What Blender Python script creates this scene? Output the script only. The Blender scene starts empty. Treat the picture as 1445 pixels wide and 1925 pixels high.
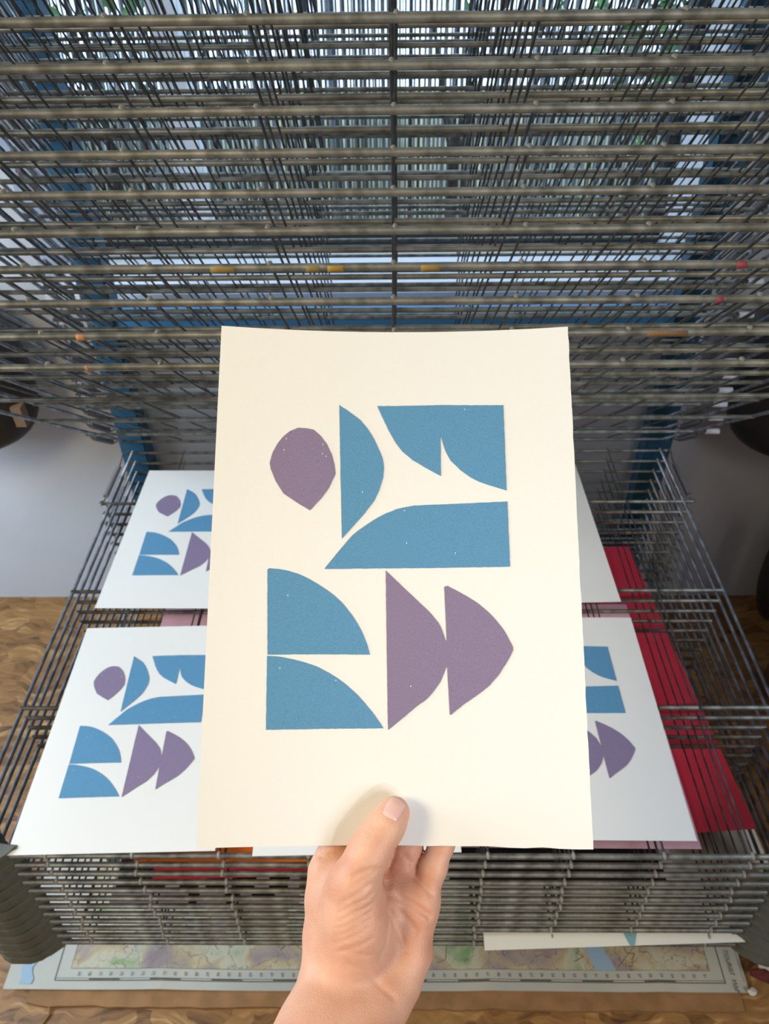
import bpy, bmesh, math, random
import numpy as np
from mathutils import Matrix, Vector
random.seed(7); rng = np.random.default_rng(7)
S = bpy.context.scene; COL = S.collection
# ------------------------------------------------------------------ camera
F = 1446.0; PITCH = math.atan(1262.0 / F); CAMZ = 1.265
ROT = (Matrix.Rotation(math.pi / 2 - PITCH, 4, 'X') @ Matrix.Rotation(math.atan(19.5 / F), 4, 'Y')
       @ Matrix.Rotation(math.radians(-0.22), 4, 'Z'))
CAM = Vector((0, 0, CAMZ))
cd = bpy.data.cameras.new('camera'); cam = bpy.data.objects.new('camera', cd); COL.objects.link(cam)
cam.matrix_world = Matrix.Translation(CAM) @ ROT
cd.sensor_fit = 'VERTICAL'; cd.sensor_height = 36; cd.lens = 36 * F / 1925.0
cd.clip_start = 0.02; cd.clip_end = 60
cd.dof.use_dof = True; cd.dof.focus_distance = 0.43; cd.dof.aperture_fstop = 18
S.camera = cam
R3 = ROT.to_3x3()
def ray(px, py):
    return R3 @ Vector(((px - 722.5) / F, (962.5 - py) / F, -1))
def P(px, py, d):                       # a pixel at depth d -> world point
    return CAM + ray(px, py) * d
def PZ(px, py, z):                      # a pixel on a horizontal plane
    r = ray(px, py); return CAM + r * ((z - CAMZ) / r.z)
def PY(px, py, y):                      # a pixel on a vertical plane facing the camera
    r = ray(px, py); return CAM + r * (y / r.y)
# ------------------------------------------------------------------ light
w = bpy.data.worlds.new('world'); S.world = w; w.use_nodes = True
wb = w.node_tree.nodes['Background']; wb.inputs[0].default_value = (0.62, 0.78, 1.0, 1); wb.inputs[1].default_value = 5.0
def area(name, loc, target, size, power, col, size_y=None):
    l = bpy.data.lights.new(name, 'AREA'); l.energy = power; l.color = col; l.size = size
    if size_y: l.shape = 'RECTANGLE'; l.size_y = size_y
    o = bpy.data.objects.new(name, l); COL.objects.link(o); o.location = loc
    o.rotation_euler = (Vector(target) - Vector(loc)).to_track_quat('-Z', 'Y').to_euler(); return o
area('side_window_light', (-1.75, 0.42, 1.3), (-0.8, 1.165, 0.45), 0.8, 38, (0.62, 0.80, 1.0), 1.0)
area('rear_window_light', (1.35, -1.2, 1.95), (0.25, 0.45, 0.6), 0.8, 25, (0.93, 0.96, 1.0), 0.9)
area('warm_left_light', (-0.72, -0.12, 1.62), (-0.02, 0.32, 1.05), 0.3, 7.5, (1.0, 0.80, 0.44))  # unseen warm lamp, set close by to cream the held print's left side
sp = bpy.data.lights.new('white_patch_spot', 'SPOT'); sp.energy = 26; sp.color = (0.95, 0.97, 1.0); sp.shadow_soft_size = 0.05  # spot added to whiten the lower right of the held print
sp.spot_size = math.radians(11); sp.spot_blend = 1.0
so = bpy.data.objects.new('white_patch_spot', sp); COL.objects.link(so); so.location = (0.75, -1.5, 1.75)
so.rotation_euler = (P(985, 1420, 0.41) - Vector(so.location)).to_track_quat('-Z', 'Y').to_euler()
vs = S.view_settings; vs.view_transform = 'Standard'; vs.look = 'None'; vs.gamma = 1; vs.use_curve_mapping = False; vs.exposure = 0.04
# ------------------------------------------------------------------ helpers
def lin(c):
    return tuple(((x / 255) / 12.92 if x / 255 <= 0.04045 else ((x / 255 + 0.055) / 1.055) ** 2.4) for x in c) + (1,)
def mat(name, rgb, rough=0.6, metal=0.0, noise=None, bump=None, rgb2=None, sss=0, spec=0.5, coat=0):
    m = bpy.data.materials.new(name); m.use_nodes = True; nt = m.node_tree; b = nt.nodes['Principled BSDF']
    b.inputs['Base Color'].default_value = lin(rgb); b.inputs['Roughness'].default_value = rough
    b.inputs['Metallic'].default_value = metal; b.inputs['Specular IOR Level'].default_value = spec
    b.inputs['Coat Weight'].default_value = coat
    tc = nt.nodes.new('ShaderNodeTexCoord')
    if noise and rgb2:
        n = nt.nodes.new('ShaderNodeTexNoise'); n.inputs['Scale'].default_value = noise; n.inputs['Detail'].default_value = 5
        nt.links.new(tc.outputs['Object'], n.inputs['Vector'])
        r = nt.nodes.new('ShaderNodeValToRGB'); r.color_ramp.elements[0].color = lin(rgb); r.color_ramp.elements[1].color = lin(rgb2)
        r.color_ramp.elements[0].position = 0.38; r.color_ramp.elements[1].position = 0.62
        nt.links.new(n.outputs['Fac'], r.inputs[0]); nt.links.new(r.outputs[0], b.inputs['Base Color'])
    if bump:
        n2 = nt.nodes.new('ShaderNodeTexNoise'); n2.inputs['Scale'].default_value = bump[0]; n2.inputs['Detail'].default_value = 4
        nt.links.new(tc.outputs['Object'], n2.inputs['Vector'])
        bp = nt.nodes.new('ShaderNodeBump'); bp.inputs['Strength'].default_value = bump[1]; bp.inputs['Distance'].default_value = bump[2]
        nt.links.new(n2.outputs['Fac'], bp.inputs['Height']); nt.links.new(bp.outputs[0], b.inputs['Normal'])
    if sss:
        b.inputs['Subsurface Weight'].default_value = sss; b.inputs['Subsurface Radius'].default_value = (1, .35, .2)
        b.inputs['Subsurface Scale'].default_value = 0.004
    return m
def obj(name, bm_or_me, mats, parent=None, loc=None, smooth=False):
    if isinstance(bm_or_me, bmesh.types.BMesh):
        me = bpy.data.meshes.new(name); bmesh.ops.recalc_face_normals(bm_or_me, faces=bm_or_me.faces[:])
        bm_or_me.to_mesh(me); bm_or_me.free()
    else: me = bm_or_me
    for m in (mats if isinstance(mats, (list, tuple)) else [mats]): me.materials.append(m)
    if smooth: me.polygons.foreach_set('use_smooth', [True] * len(me.polygons))
    o = bpy.data.objects.new(name, me); COL.objects.link(o)
    if parent: o.parent = parent
    if loc is not None: o.location = loc
    return o
def tag(o, label, cat=None, group=None):
    o['label'] = label
    if cat: o['category'] = cat
    if group: o['group'] = group
    return o
def struct(o): o['kind'] = 'structure'; return o
def empty(name, loc=(0, 0, 0)):
    o = bpy.data.objects.new(name, None); COL.objects.link(o); o.location = loc; o.empty_display_size = .05; return o
def box(bm, x0, x1, y0, y1, z0, z1, mi=0):
    v = [bm.verts.new((x, y, z)) for x in (x0, x1) for y in (y0, y1) for z in (z0, z1)]
    for f in ((0, 1, 3, 2), (4, 6, 7, 5), (0, 4, 5, 1), (2, 3, 7, 6), (0, 2, 6, 4), (1, 5, 7, 3)):
        bm.faces.new([v[i] for i in f]).material_index = mi
def tube(bm, pts, r, n=8, caps=True, mi=0):
    pts = [Vector(p) for p in pts]; rings = []
    for i, p in enumerate(pts):
        t = (pts[min(i + 1, len(pts) - 1)] - pts[max(i - 1, 0)]).normalized()
        a = t.cross(Vector((0, 0, 1)))
        if a.length < 1e-3: a = t.cross(Vector((0, 1, 0)))
        a.normalize(); b = t.cross(a)
        rr = r[i] if isinstance(r, (list, tuple)) else r
        rings.append([bm.verts.new(p + (a * math.cos(2 * math.pi * k / n) + b * math.sin(2 * math.pi * k / n)) * rr) for k in range(n)])
    for A, B in zip(rings, rings[1:]):
        for k in range(n):
            f = bm.faces.new((A[k], A[(k + 1) % n], B[(k + 1) % n], B[k])); f.smooth = True; f.material_index = mi
    if caps:
        bm.faces.new(rings[0]).material_index = mi; bm.faces.new(rings[-1][::-1]).material_index = mi
def prism(bm, poly, z0, z1, mi=0):
    A = [bm.verts.new((x, y, z0)) for x, y in poly]; B = [bm.verts.new((x, y, z1)) for x, y in poly]
    bm.faces.new(A[::-1]).material_index = mi; bm.faces.new(B).material_index = mi
    for k in range(len(poly)):
        j = (k + 1) % len(poly); bm.faces.new((A[k], A[j], B[j], B[k])).material_index = mi
# ------------------------------------------------------------------ materials
M = {}
M['rod'] = mat('galvanised_rod', (150, 149, 140), .46, .65, 60, (400, .3, .0004), (104, 103, 95))
M['wire'] = mat('dull_steel_wire', (96, 97, 96), .5, .55, 80, None, (66, 66, 62))
M['rail'] = mat('zinc_rail', (170, 176, 184), .38, .8, 50, (300, .2, .0003), (120, 124, 130))
M['rubber'] = mat('grey_green_plastic', (96, 98, 88), .5, 0, 40, (200, .15, .0005), (82, 84, 74))
M['spring'] = mat('spring_steel', (130, 130, 134), .45, .6)
M['weld'] = mat('pale_weld', (150, 146, 134), .6, .4)
M['cap'] = mat('white_plastic_cap', (225, 230, 240), .4)
M['teal'] = mat('teal_painted_steel', (32, 82, 108), .42, 0, 9, (120, .15, .0005), (28, 74, 98))
M['panel'] = mat('grey_sheet_metal', (205, 209, 216), .34, .6, 5, None, (190, 194, 202))
M['paper'] = mat('white_print_paper', (238, 236, 231), .85, 0, None, (900, .25, .0004), spec=.2)
M['blue'] = mat('blue_ink', (98, 152, 188), .7, 0, 1600, (1500, .2, .0002), (86, 140, 178), spec=.3)
M['purple'] = mat('purple_ink', (142, 127, 156), .7, 0, 1600, (1500, .2, .0002), (131, 116, 145), spec=.3)
M['red'] = mat('red_printed_paper', (244, 66, 92), .6, 0, 6, None, (234, 54, 78))
M['orange'] = mat('orange_printed_paper', (226, 112, 26), .7)
M['pink'] = mat('pink_printed_paper', (232, 190, 206), .75, 0, 14, None, (226, 180, 198))
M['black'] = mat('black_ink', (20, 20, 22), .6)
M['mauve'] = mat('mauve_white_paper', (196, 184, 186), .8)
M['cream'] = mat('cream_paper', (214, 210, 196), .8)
M['wall'] = mat('painted_wall', (206, 208, 212), .8, 0, 3, (60, .15, .001), (198, 200, 206))
M['frame_white'] = mat('white_gloss_frame', (225, 228, 232), .35)
M['frame_dark'] = mat('dark_window_frame', (30, 34, 38), .5)
M['leather'] = mat('dark_brown_leather', (62, 46, 38), .55, 0, 12, (120, .4, .001), (36, 30, 28))
M['blackleather'] = mat('black_leather', (28, 27, 30), .5, 0, 12, (120, .4, .001), (44, 38, 34))
M['tan'] = mat('tan_leather_patch', (120, 92, 66), .7)
M['wood'] = mat('brown_wood', (116, 78, 50), .6, 0, 20, (80, .3, .001), (92, 60, 38))
M['maroon'] = mat('maroon_cloth', (112, 48, 44), .8, 0, 60, (200, .4, .001), (90, 38, 36))
M['cardboard'] = mat('brown_cardboard', (160, 118, 76), .85, 0, 30, (250, .3, .001), (140, 102, 64))
M['ceil'] = mat('ceiling_paint', (215, 212, 205), .9)
def paint(rgb): return mat('dried_ink_%d' % rgb[0], rgb, .6)
# chipboard
def osb():
    m = bpy.data.materials.new('oriented_strand_board'); m.use_nodes = True; nt = m.node_tree; b = nt.nodes['Principled BSDF']
    N = nt.nodes.new; L = nt.links.new
    tc = N('ShaderNodeTexCoord'); nz = N('ShaderNodeTexNoise'); nz.inputs['Scale'].default_value = 9; nz.inputs['Detail'].default_value = 3
    mx = N('ShaderNodeVectorMath'); mx.operation = 'MULTIPLY_ADD'; mx.inputs[1].default_value = (.09, .09, 0)
    L(tc.outputs['Object'], nz.inputs['Vector']); L(nz.outputs['Color'], mx.inputs[0]); L(tc.outputs['Object'], mx.inputs[2])
    cols = []
    for rot, sc in ((.5, (14, 60, 1)), (-.9, (18, 52, 1))):
        mp = N('ShaderNodeMapping'); mp.inputs['Rotation'].default_value = (0, 0, rot); mp.inputs['Scale'].default_value = sc
        L(mx.outputs[0], mp.inputs[0]); v = N('ShaderNodeTexVoronoi'); v.inputs['Scale'].default_value = 1; L(mp.outputs[0], v.inputs['Vector'])
        s = N('ShaderNodeSeparateColor'); L(v.outputs['Color'], s.inputs[0]); cols.append((s, v))
    n3 = N('ShaderNodeTexNoise'); n3.inputs['Scale'].default_value = 6; L(tc.outputs['Object'], n3.inputs['Vector'])
    g = N('ShaderNodeMath'); g.operation = 'GREATER_THAN'; g.inputs[1].default_value = .5; L(n3.outputs['Fac'], g.inputs[0])
    mi = N('ShaderNodeMix'); L(g.outputs[0], mi.inputs[0]); L(cols[0][0].outputs[0], mi.inputs[2]); L(cols[1][0].outputs[0], mi.inputs[3])
    fib = N('ShaderNodeTexNoise'); fib.inputs['Scale'].default_value = 1; fib.inputs['Detail'].default_value = 4
    mf = N('ShaderNodeMapping'); mf.inputs['Scale'].default_value = (25, 140, 1); mf.inputs['Rotation'].default_value = (0, 0, .6); L(mx.outputs[0], mf.inputs[0]); L(mf.outputs[0], fib.inputs['Vector'])
    ad = N('ShaderNodeMath'); ad.operation = 'MULTIPLY_ADD'; ad.inputs[1].default_value = .9; L(fib.outputs['Fac'], ad.inputs[0]); sc_ = N('ShaderNodeMath'); sc_.operation = 'MULTIPLY'; sc_.inputs[1].default_value = .42; L(mi.outputs[0], sc_.inputs[0]); L(sc_.outputs[0], ad.inputs[2])
    r = N('ShaderNodeValToRGB'); cr = r.color_ramp; cr.elements[0].position = .3; cr.elements[0].color = lin((66, 44, 24))
    cr.elements[1].position = 1.25 if False else 1.0; cr.elements[1].color = lin((190, 150, 96))
    for p_, c_ in ((.48, (122, 84, 44)), (.7, (146, 104, 58)), (.85, (160, 118, 68))): e = cr.elements.new(p_); e.color = lin(c_)
    L(ad.outputs[0], r.inputs[0]); L(r.outputs[0], b.inputs['Base Color']); b.inputs['Roughness'].default_value = .5
    bp = N('ShaderNodeBump'); bp.inputs['Strength'].default_value = .35; bp.inputs['Distance'].default_value = .002; L(ad.outputs[0], bp.inputs['Height']); L(bp.outputs[0], b.inputs['Normal'])
    return m
M['osb'] = osb()
def glass():
    m = bpy.data.materials.new('window_glass'); m.use_nodes = True; nt = m.node_tree; nt.nodes.clear()
    o = nt.nodes.new('ShaderNodeOutputMaterial'); t = nt.nodes.new('ShaderNodeBsdfTransparent'); t.inputs[0].default_value = (.93, .96, .97, 1)
    g = nt.nodes.new('ShaderNodeBsdfGlossy'); g.inputs['Roughness'].default_value = .02; mx = nt.nodes.new('ShaderNodeMixShader'); mx.inputs[0].default_value = .05
    nt.links.new(t.outputs[0], mx.inputs[1]); nt.links.new(g.outputs[0], mx.inputs[2]); nt.links.new(mx.outputs[0], o.inputs[0]); return m
M['glass'] = glass()
# ------------------------------------------------------------------ room
WY = 1.165; GY = 1.31; SILL = CAMZ - .537; WX0, WX1, WTOP = -.56, .455, 1.95
bm = bmesh.new(); box(bm, -2.0, 2.0, -2.4, WY + .01, -.05, 0); struct(obj('floor', bm, M['osb']))
bm = bmesh.new()
box(bm, -2.0, WX0, WY, GY + .06, -.05, 2.5); box(bm, WX1, 2.0, WY, GY + .06, -.05, 2.5)
box(bm, WX0, WX1, WY, GY + .06, -.05, SILL - .025); box(bm, WX0, WX1, WY, GY + .06, WTOP, 2.5)
struct(obj('wall_back', bm, M['wall']))
bm = bmesh.new(); box(bm, -2.06, -2.0, -2.4, GY, -.05, 2.5); struct(obj('wall_left', bm, M['wall']))
bm = bmesh.new(); box(bm, 2.0, 2.06, -2.4, GY, -.05, 2.5); struct(obj('wall_right', bm, M['wall']))
bm = bmesh.new(); box(bm, -2.06, 2.06, -2.46, -2.4, -.05, 2.5); struct(obj('wall_front', bm, M['wall']))
bm = bmesh.new(); box(bm, -2.06, 2.06, -2.46, GY + .06, 2.5, 2.56); struct(obj('ceiling', bm, M['ceil']))
bm = bmesh.new(); box(bm, WX0, WX1, WY - .015, GY + .05, SILL - .025, SILL)
bmesh.ops.bevel(bm, geom=bm.edges[:], offset=.004, segments=2, affect='EDGES')
struct(obj('trim_1', bm, M['frame_white']))
wn = empty('window_1', ((WX0 + WX1) / 2, GY, SILL)); struct(wn)
def wpart(name, m, *bxs):
    bm = bmesh.new()
    for b_ in bxs: box(bm, *b_)
    o = obj(name, bm, m); o.parent = wn; o.matrix_parent_inverse = Matrix.Translation(-Vector(wn.location)); return o
mx_ = -.335
wpart('window_frame', M['frame_dark'], (WX0, WX0 + .022, GY, GY + .04, SILL, WTOP), (WX1 - .018, WX1, GY, GY + .04, SILL, WTOP),
      (WX0 + .022, WX1 - .018, GY, GY + .04, SILL, SILL + .03), (WX0 + .022, WX1 - .018, GY, GY + .04, WTOP - .03, WTOP))
wpart('mullion', M['frame_white'], (mx_ - .021, mx_ + .021, GY - .005, GY + .045, SILL + .03, WTOP - .03))
wpart('glass_pane', M['glass'], (WX0 + .022, mx_ - .021, GY + .018, GY + .022, SILL + .03, WTOP - .03), (mx_ + .021, WX1 - .018, GY + .012, GY + .016, SILL + .03, WTOP - .03))
# ------------------------------------------------------------------ outside
bm = bmesh.new(); box(bm, -4, 4, GY + .06, 6, -.2, -.05); struct(obj('ground', bm, mat('garden_soil', (90, 100, 70), .9, 0, 5, None, (120, 116, 90))))
def reed_mat():
    m = mat('weathered_reed', (170, 165, 155), .8); nt = m.node_tree; b = nt.nodes['Principled BSDF']
    a = nt.nodes.new('ShaderNodeVertexColor'); a.layer_name = 'tone'; nt.links.new(a.outputs[0], b.inputs['Base Color']); return m
bm = bmesh.new(); cl = bm.loops.layers.color.new('tone'); x = -1.9
while x < 1.9:
    r = random.uniform(.0024, .0042); n0 = len(bm.faces)
    tube(bm, [(x, 2.35 + random.uniform(-.004, .004), -.05), (x + random.uniform(-.01, .01), 2.35, 2.35)], r, 5)
    bm.faces.ensure_lookup_table(); t = random.choice([.35, .7, .85, 1.0, 1.1, .55]); wm = random.uniform(0, .12)
    for f in bm.faces[n0:]:
        for l in f.loops: l[cl] = (.56 * t + wm * .4, .58 * t + wm * .3, .62 * t, 1)
    x += r * 2 + random.uniform(-.0006, .0003)
for z in (.3, .8, 1.3, 1.7): tube(bm, [(-1.9, 2.34, z), (1.9, 2.34, z)], .003, 5)
tag(obj('reed_fence', bm, reed_mat()), 'pale weathered reed screen fence outside the window behind the rack', 'fence')
leafm = mat('green_leaf', (96, 140, 70), .6, 0, 20, None, (60, 100, 50))
def bush(x, y, z, n, s, label):
    root = empty('garden_shrub', (x, y, -.05)); tag(root, label, 'plant')
    bm = bmesh.new()
    for k in range(n):
        c = Vector((random.gauss(0, s), random.gauss(0, s * .3), z + .05 + random.gauss(0, s)))
        u = Vector((random.uniform(-1, 1), random.uniform(-1, 1), random.uniform(-1, 1))).normalized(); v_ = u.orthogonal().normalized(); l = random.uniform(.02, .045)
        vv = [bm.verts.new(c + q) for q in (-u * l, v_ * l * .4, u * l, -v_ * l * .4)]; bm.faces.new(vv)
    obj('foliage', bm, leafm, root)
    bm = bmesh.new()
    for k in range(5): tube(bm, [(random.uniform(-.03, .03), 0, 0), (random.gauss(0, s * .5), 0, z * .6), (random.gauss(0, s), 0, z + s)], [.008, .005, .002], 5)
    obj('stem', bm, mat('dark_twig', (52, 46, 38), .8), root)
bush(-.75, 2.1, 1.25, 260, .13, 'green garden shrub outside the window at the left')
bush(.16, 2.1, 1.15, 120, .07, 'small green shrub outside the window near the middle')
bush(.62, 2.1, 1.0, 200, .10, 'green garden shrub outside at the right side of the window')
# ------------------------------------------------------------------ drying rack
HY = 1.043
rack = empty('drying_rack', (0, 1.07, 0)); tag(rack, 'tall screen-print drying rack with teal posts and hinged steel wire trays', 'drying rack')
def rp(name, bm, m, loc=None, **k):
    o = obj(name, bm, m, rack, **k); o.location = Vector(loc or (0, 0, 0)) - Vector(rack.location); return o
LEAN = .045
def hy(z): return HY + (z - (CAMZ - .78)) * LEAN
for sx in (-1, 1):
    bm = bmesh.new(); x0, x1 = sorted((sx * .424, sx * .468)); zt = 1.62
    for (yo0, yo1) in ((.012, .052),):
        v = []
        for z in (.03, zt):
            for (x, yo) in ((x0, yo0), (x1, yo0), (x1, yo1), (x0, yo1)): v.append(bm.verts.new((x, hy(z) + yo, z)))
        for f in ((0, 1, 2, 3), (7, 6, 5, 4), (0, 4, 5, 1), (1, 5, 6, 2), (2, 6, 7, 3), (3, 7, 4, 0)): bm.faces.new([v[i] for i in f])
    bmesh.ops.bevel(bm, geom=bm.edges[:], offset=.003, segments=2, affect='EDGES')
    rp('post', bm, M['teal'])
    bm = bmesh.new(); box(bm, x0, x1, .56, 1.12, .0205, .05); bmesh.ops.bevel(bm, geom=bm.edges[:], offset=.003, segments=2, affect='EDGES'); rp('base_runner', bm, M['teal'])
    bm = bmesh.new(); xa, xb = sorted((sx * .37, sx * .40)); box(bm, xa, xb, .50, hy(.26), .245, .262); rp('support_arm', bm, M['teal'])
bm = bmesh.new(); box(bm, -.424, .424, hy(.71) + .018, hy(.71) + .046, CAMZ - .562, CAMZ - .528); rp('crossbar', bm, mat('light_blue_painted_steel', (70, 140, 190), .4))
bm = bmesh.new(); box(bm, -.424, .424, hy(.25) + .018, hy(.25) + .046, .225, .26); rp('crossbar', bm, M['teal'])
bm = bmesh.new(); box(bm, -.424, .424, hy(.4) + .05, hy(.4) + .054, .10, CAMZ - .562); rp('back_panel', bm, M['panel'])
SR = [.687, .510, .321, .133, 0.0]
def tray_meshes(seed):
    rn = random.Random(seed); out = []
    def add(nm, b_, m):
        me = bpy.data.meshes.new(nm); b_.to_mesh(me); b_.free(); me.materials.append(m); out.append((nm, me))
    for k, s in enumerate(SR):
        if k == 0: continue
        e = (.447, .447, .447, .462, .455)[k]; bm = bmesh.new()
        tube(bm, [(-e, -s, 0), (e, -s, 0)], .0026 if k < 4 else .0024, 10); add('cross_rod', bm, M['rod'])
    for sx in (-1, 1):
        bm = bmesh.new(); tube(bm, [(sx * .445, -.64, .0), (sx * .445, -.3, rn.uniform(-.001, .001)), (sx * .445, 0.004, 0)], .0024, 8); add('side_rail', bm, M['rail'])
    for n in range(-4, 5):
        bm = bmesh.new(); xq = n * .0893 + rn.uniform(-.002, .002); ph = rn.uniform(0, 6); am = rn.uniform(.0003, .0014)
        pts = [(xq + am * math.sin(ph + t * 5) * (t * (1 - t) * 4), .003 - t * .691, .0034 + (-.0008 if abs((t * 4) % 1 - .5) < .3 else 0)) for t in [i / 12 for i in range(13)]]
        pts = pts[:-1] + [(xq, -.6840, .0034), (xq, -.6868, .0036), (xq, -.6892, .0024), (xq, -.6902, .0012)]
        tube(bm, pts, [.00105] * 12 + [.0013, .0021, .0020, .0008], 6)
        for f in bm.faces:
            if f.calc_center_median().y < -.684: f.material_index = 1
        add('wire', bm, M['wire']); out[-1][1].materials.append(M['weld'])
    return out
variants = [tray_meshes(s) for s in (1, 2, 3, 4)]
bm = bmesh.new(); tube(bm, [(-.393, -.687, 0), (-.13, -.687, .0004), (.13, -.687, .0004), (.393, -.687, 0)], .0030, 12)
me_front = bpy.data.meshes.new('front_rod'); bm.to_mesh(me_front); bm.free(); me_front.materials.append(M['rod'])
def cap_mesh(sx):
    pl = [(-.386, .004), (-.394, -.001), (-.402, -.010), (-.412, -.018), (-.424, -.022), (-.446, -.022), (-.456, -.018), (-.461, -.008), (-.461, .046),
          (-.455, .054), (-.444, .056), (-.434, .050), (-.430, .030), (-.424, .014), (-.412, .008), (-.386, .0075)]
    bm = bmesh.new(); prism(bm, [(-x * sx if sx > 0 else x, y - .687) for x, y in pl], -.0085, .0088)
    bmesh.ops.bevel(bm, geom=[e for e in bm.edges if abs(e.verts[0].co.z - e.verts[1].co.z) < 1e-5], offset=.0018, segments=2, affect='EDGES')
    bmesh.ops.recalc_face_normals(bm, faces=bm.faces[:])
    me = bpy.data.meshes.new('corner_cap'); bm.to_mesh(me); bm.free(); me.materials.append(M['rubber']); return me
caps = {s: cap_mesh(s) for s in (-1, 1)}
def spring_mesh(sx):
    bm = bmesh.new(); pts = []
    x = sx * .4595
    for i in range(30 * 8 + 1):
        t = i / (30 * 8); a = i / 8 * 2 * math.pi
        pts.append((x +   .0038 * math.cos(a), -.112 + t * .078, -.003 + .0038 * math.sin(a)))
    tube(bm, pts, .0009, 5)
    tube(bm, [(x, -.112, -.004), (x, -.122, -.004), (x, -.131, .003), (x, -.137, .002), (x, -.137, -.003)], .0012, 5)
    tube(bm, [(x, -.034, -.004), (x, -.02, -.003), (x, -.004, .003), (x - sx * .006, .004, .0)], .0012, 5)
    me = bpy.data.meshes.new('spring'); bm.to_mesh(me); bm.free(); me.materials.append(M['spring']); return me
springs = {s: spring_mesh(s) for s in (-1, 1)}
bm = bmesh.new(); tube(bm, [(.4625, -.133, 0), (.482, -.133, 0)], .0042, 10)
me_tip = bpy.data.meshes.new('rod_tip'); bm.to_mesh(me_tip); bm.free(); me_tip.materials.append(M['cap'])
def make_tray(i, z, ang):
    t = obj('tray', variants[i % 4][1][1].copy() if False else bpy.data.meshes.new('tray_hub'), []) if False else empty('tray')
    t.parent = rack; t.location = Vector((random.uniform(-.0015, .0015), hy(z), z)) - Vector(rack.location); t.rotation_euler = (-ang, 0, 0)
    for nm, me in variants[i % 4]:
        o = bpy.data.objects.new(nm, me); COL.objects.link(o); o.parent = t
    o = bpy.data.objects.new('front_rod', me_front); COL.objects.link(o); o.parent = t
    for s in (-1, 1):
        o = bpy.data.objects.new('corner_cap', caps[s]); COL.objects.link(o); o.parent = t
        o = bpy.data.objects.new('spring', springs[s]); COL.objects.link(o); o.parent = t
    if ang > .3:
        o = bpy.data.objects.new('rod_tip', me_tip); COL.objects.link(o); o.parent = t
    return t
def flat_front(i): return CAMZ - .772 - .0182 * i
trays = {}
for i in range(12):
    z = CAMZ - .776 - .0215 * i; trays[-i] = make_tray(i, z, math.asin((flat_front(i) - z) / .687))
for j in range(1, 34):
    z = CAMZ - .753 + .0222 * (j - 1); trays[j] = make_tray(j + 11, z, math.radians(40.6 + .30 * (j - 1)))
# dried ink on front rods
def smear(j, x0, x1, rgb, s=.687, name='ink_smear'):
    bm = bmesh.new(); tube(bm, [(x0, -s, 0), (x0 + (x1 - x0) * .3, -s, 0), (x1, -s, 0)], .00312, 10); o = obj(name, bm, paint(rgb), trays[j]); tag(o, 'dried coloured ink')
# ------------------------------------------------------------------ art prints
PW, PH = .210, .297
PX = {}
def cv(o, k, pts): return [(o[0] + x / k, o[1] + y / k) for x, y in pts]
A_, B_, C_, D_ = ((370, 600), 3.705), ((700, 600), 3.524), ((370, 1050), 3.5), ((700, 1050), 3.36)
shapes = [
 (2, cv(*A_, [(705,757),(760,760),(812,770),(860,812),(905,870),(938,940),(957,1010),(965,1078),(920,1175),(865,1250),(787,1332),(700,1280),(604,1215),(550,1130),(515,1045),(508,1000),(530,925),(560,870),(600,820),(650,780)])),
 (1, cv(*A_, [(992,598),(1080,660),(1140,705),(1190,765),(1220,812),(1245,860),(1275,925),(1295,980),(1302,1040),(1297,1100),(1270,1190),(1235,1265),(1170,1350),(1090,1440),(1010,1530),(1000,1050)])),
 (1, cv(*B_, [(32,577),(440,570),(865,570),(887,1136),(775,1102),(710,1080),(650,1050),(580,1000),(515,935),(485,880),(468,830),(455,782),(450,790),(452,1040),(350,985),(265,935),(200,880),(150,815),(100,725)])),
 (1, cv(*A_, [(888,1740),(940,1675),(990,1615),(1040,1555),(1090,1500),(1145,1458),(1200,1420),(1260,1383),(1320,1352),(1390,1326)]) + cv(*B_, [(130,1268),(190,1252),(280,1235),(600,1222),(892,1208),(910,1640),(0,1652)])),
 (1, cv(*C_, [(465,72),(478,64),(540,69),(600,80),(660,98),(720,125),(790,164),(860,210),(908,246),(950,285),(1020,370),(1055,424),(1085,480),(1120,565),(1138,632),(800,630),(465,632)])),
 (1, cv(*C_, [(463,640),(520,643),(580,652),(640,664),(700,680),(755,698),(810,720),(870,752),(930,790),(990,836),(1050,890),(1100,944),(1150,1005),(1190,1060),(1227,1117),(840,1120),(455,1127)])),
 (2, cv(*D_, [(83,75),(205,192),(325,305),(352,330),(375,355),(415,405),(430,430),(440,455),(460,515),(468,522),(453,178),(475,173),(590,235),(650,272),(700,312),(742,349),(780,390),(812,430),(840,470),(885,555),(887,578),(870,615),(850,650),(800,730),(740,800),(695,837),(650,870),(570,925),(495,988),(488,985),(480,840),(472,690),(465,688),(445,740),(430,775),(410,805),(380,846),(350,880),(312,910),(270,940),(185,1012),(98,1083)])),
]
TL, TR, BL, BR = P(412, 612, .4545 * F / 1409), P(1064, 618, .4545 * F / 1409), P(373, 1595, .3966 * F / 1409), P(1119, 1592, .3966 * F / 1409)
ux = ((TR + BR) - (TL + BL)).normalized(); uy = ((TL + TR) - (BL + BR)); uy = (uy - ux * uy.dot(ux)).normalized(); un = ux.cross(uy)   # un faces the camera
cen = (TL + TR + BL + BR) / 4
print('paper w,h', (TR - TL).length, (BR - BL).length, ((TL - BL).length))
BOW = .0085
def bow(u): t = (u / PW) * 2 - 1; return -BOW * (1 - t * t)
def px_uv(px, py):
    u = .105; d = ray(px, py)
    for _ in range(6):
        o = cen + un * bow(u); t = (o - CAM).dot(un) / d.dot(un); q = CAM + d * t - cen; u = q.dot(ux) + PW / 2
    return u, q.dot(uy) + PH / 2
uvshapes = [(mi, [px_uv(*p) for p in pts]) for mi, pts in shapes]
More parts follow.
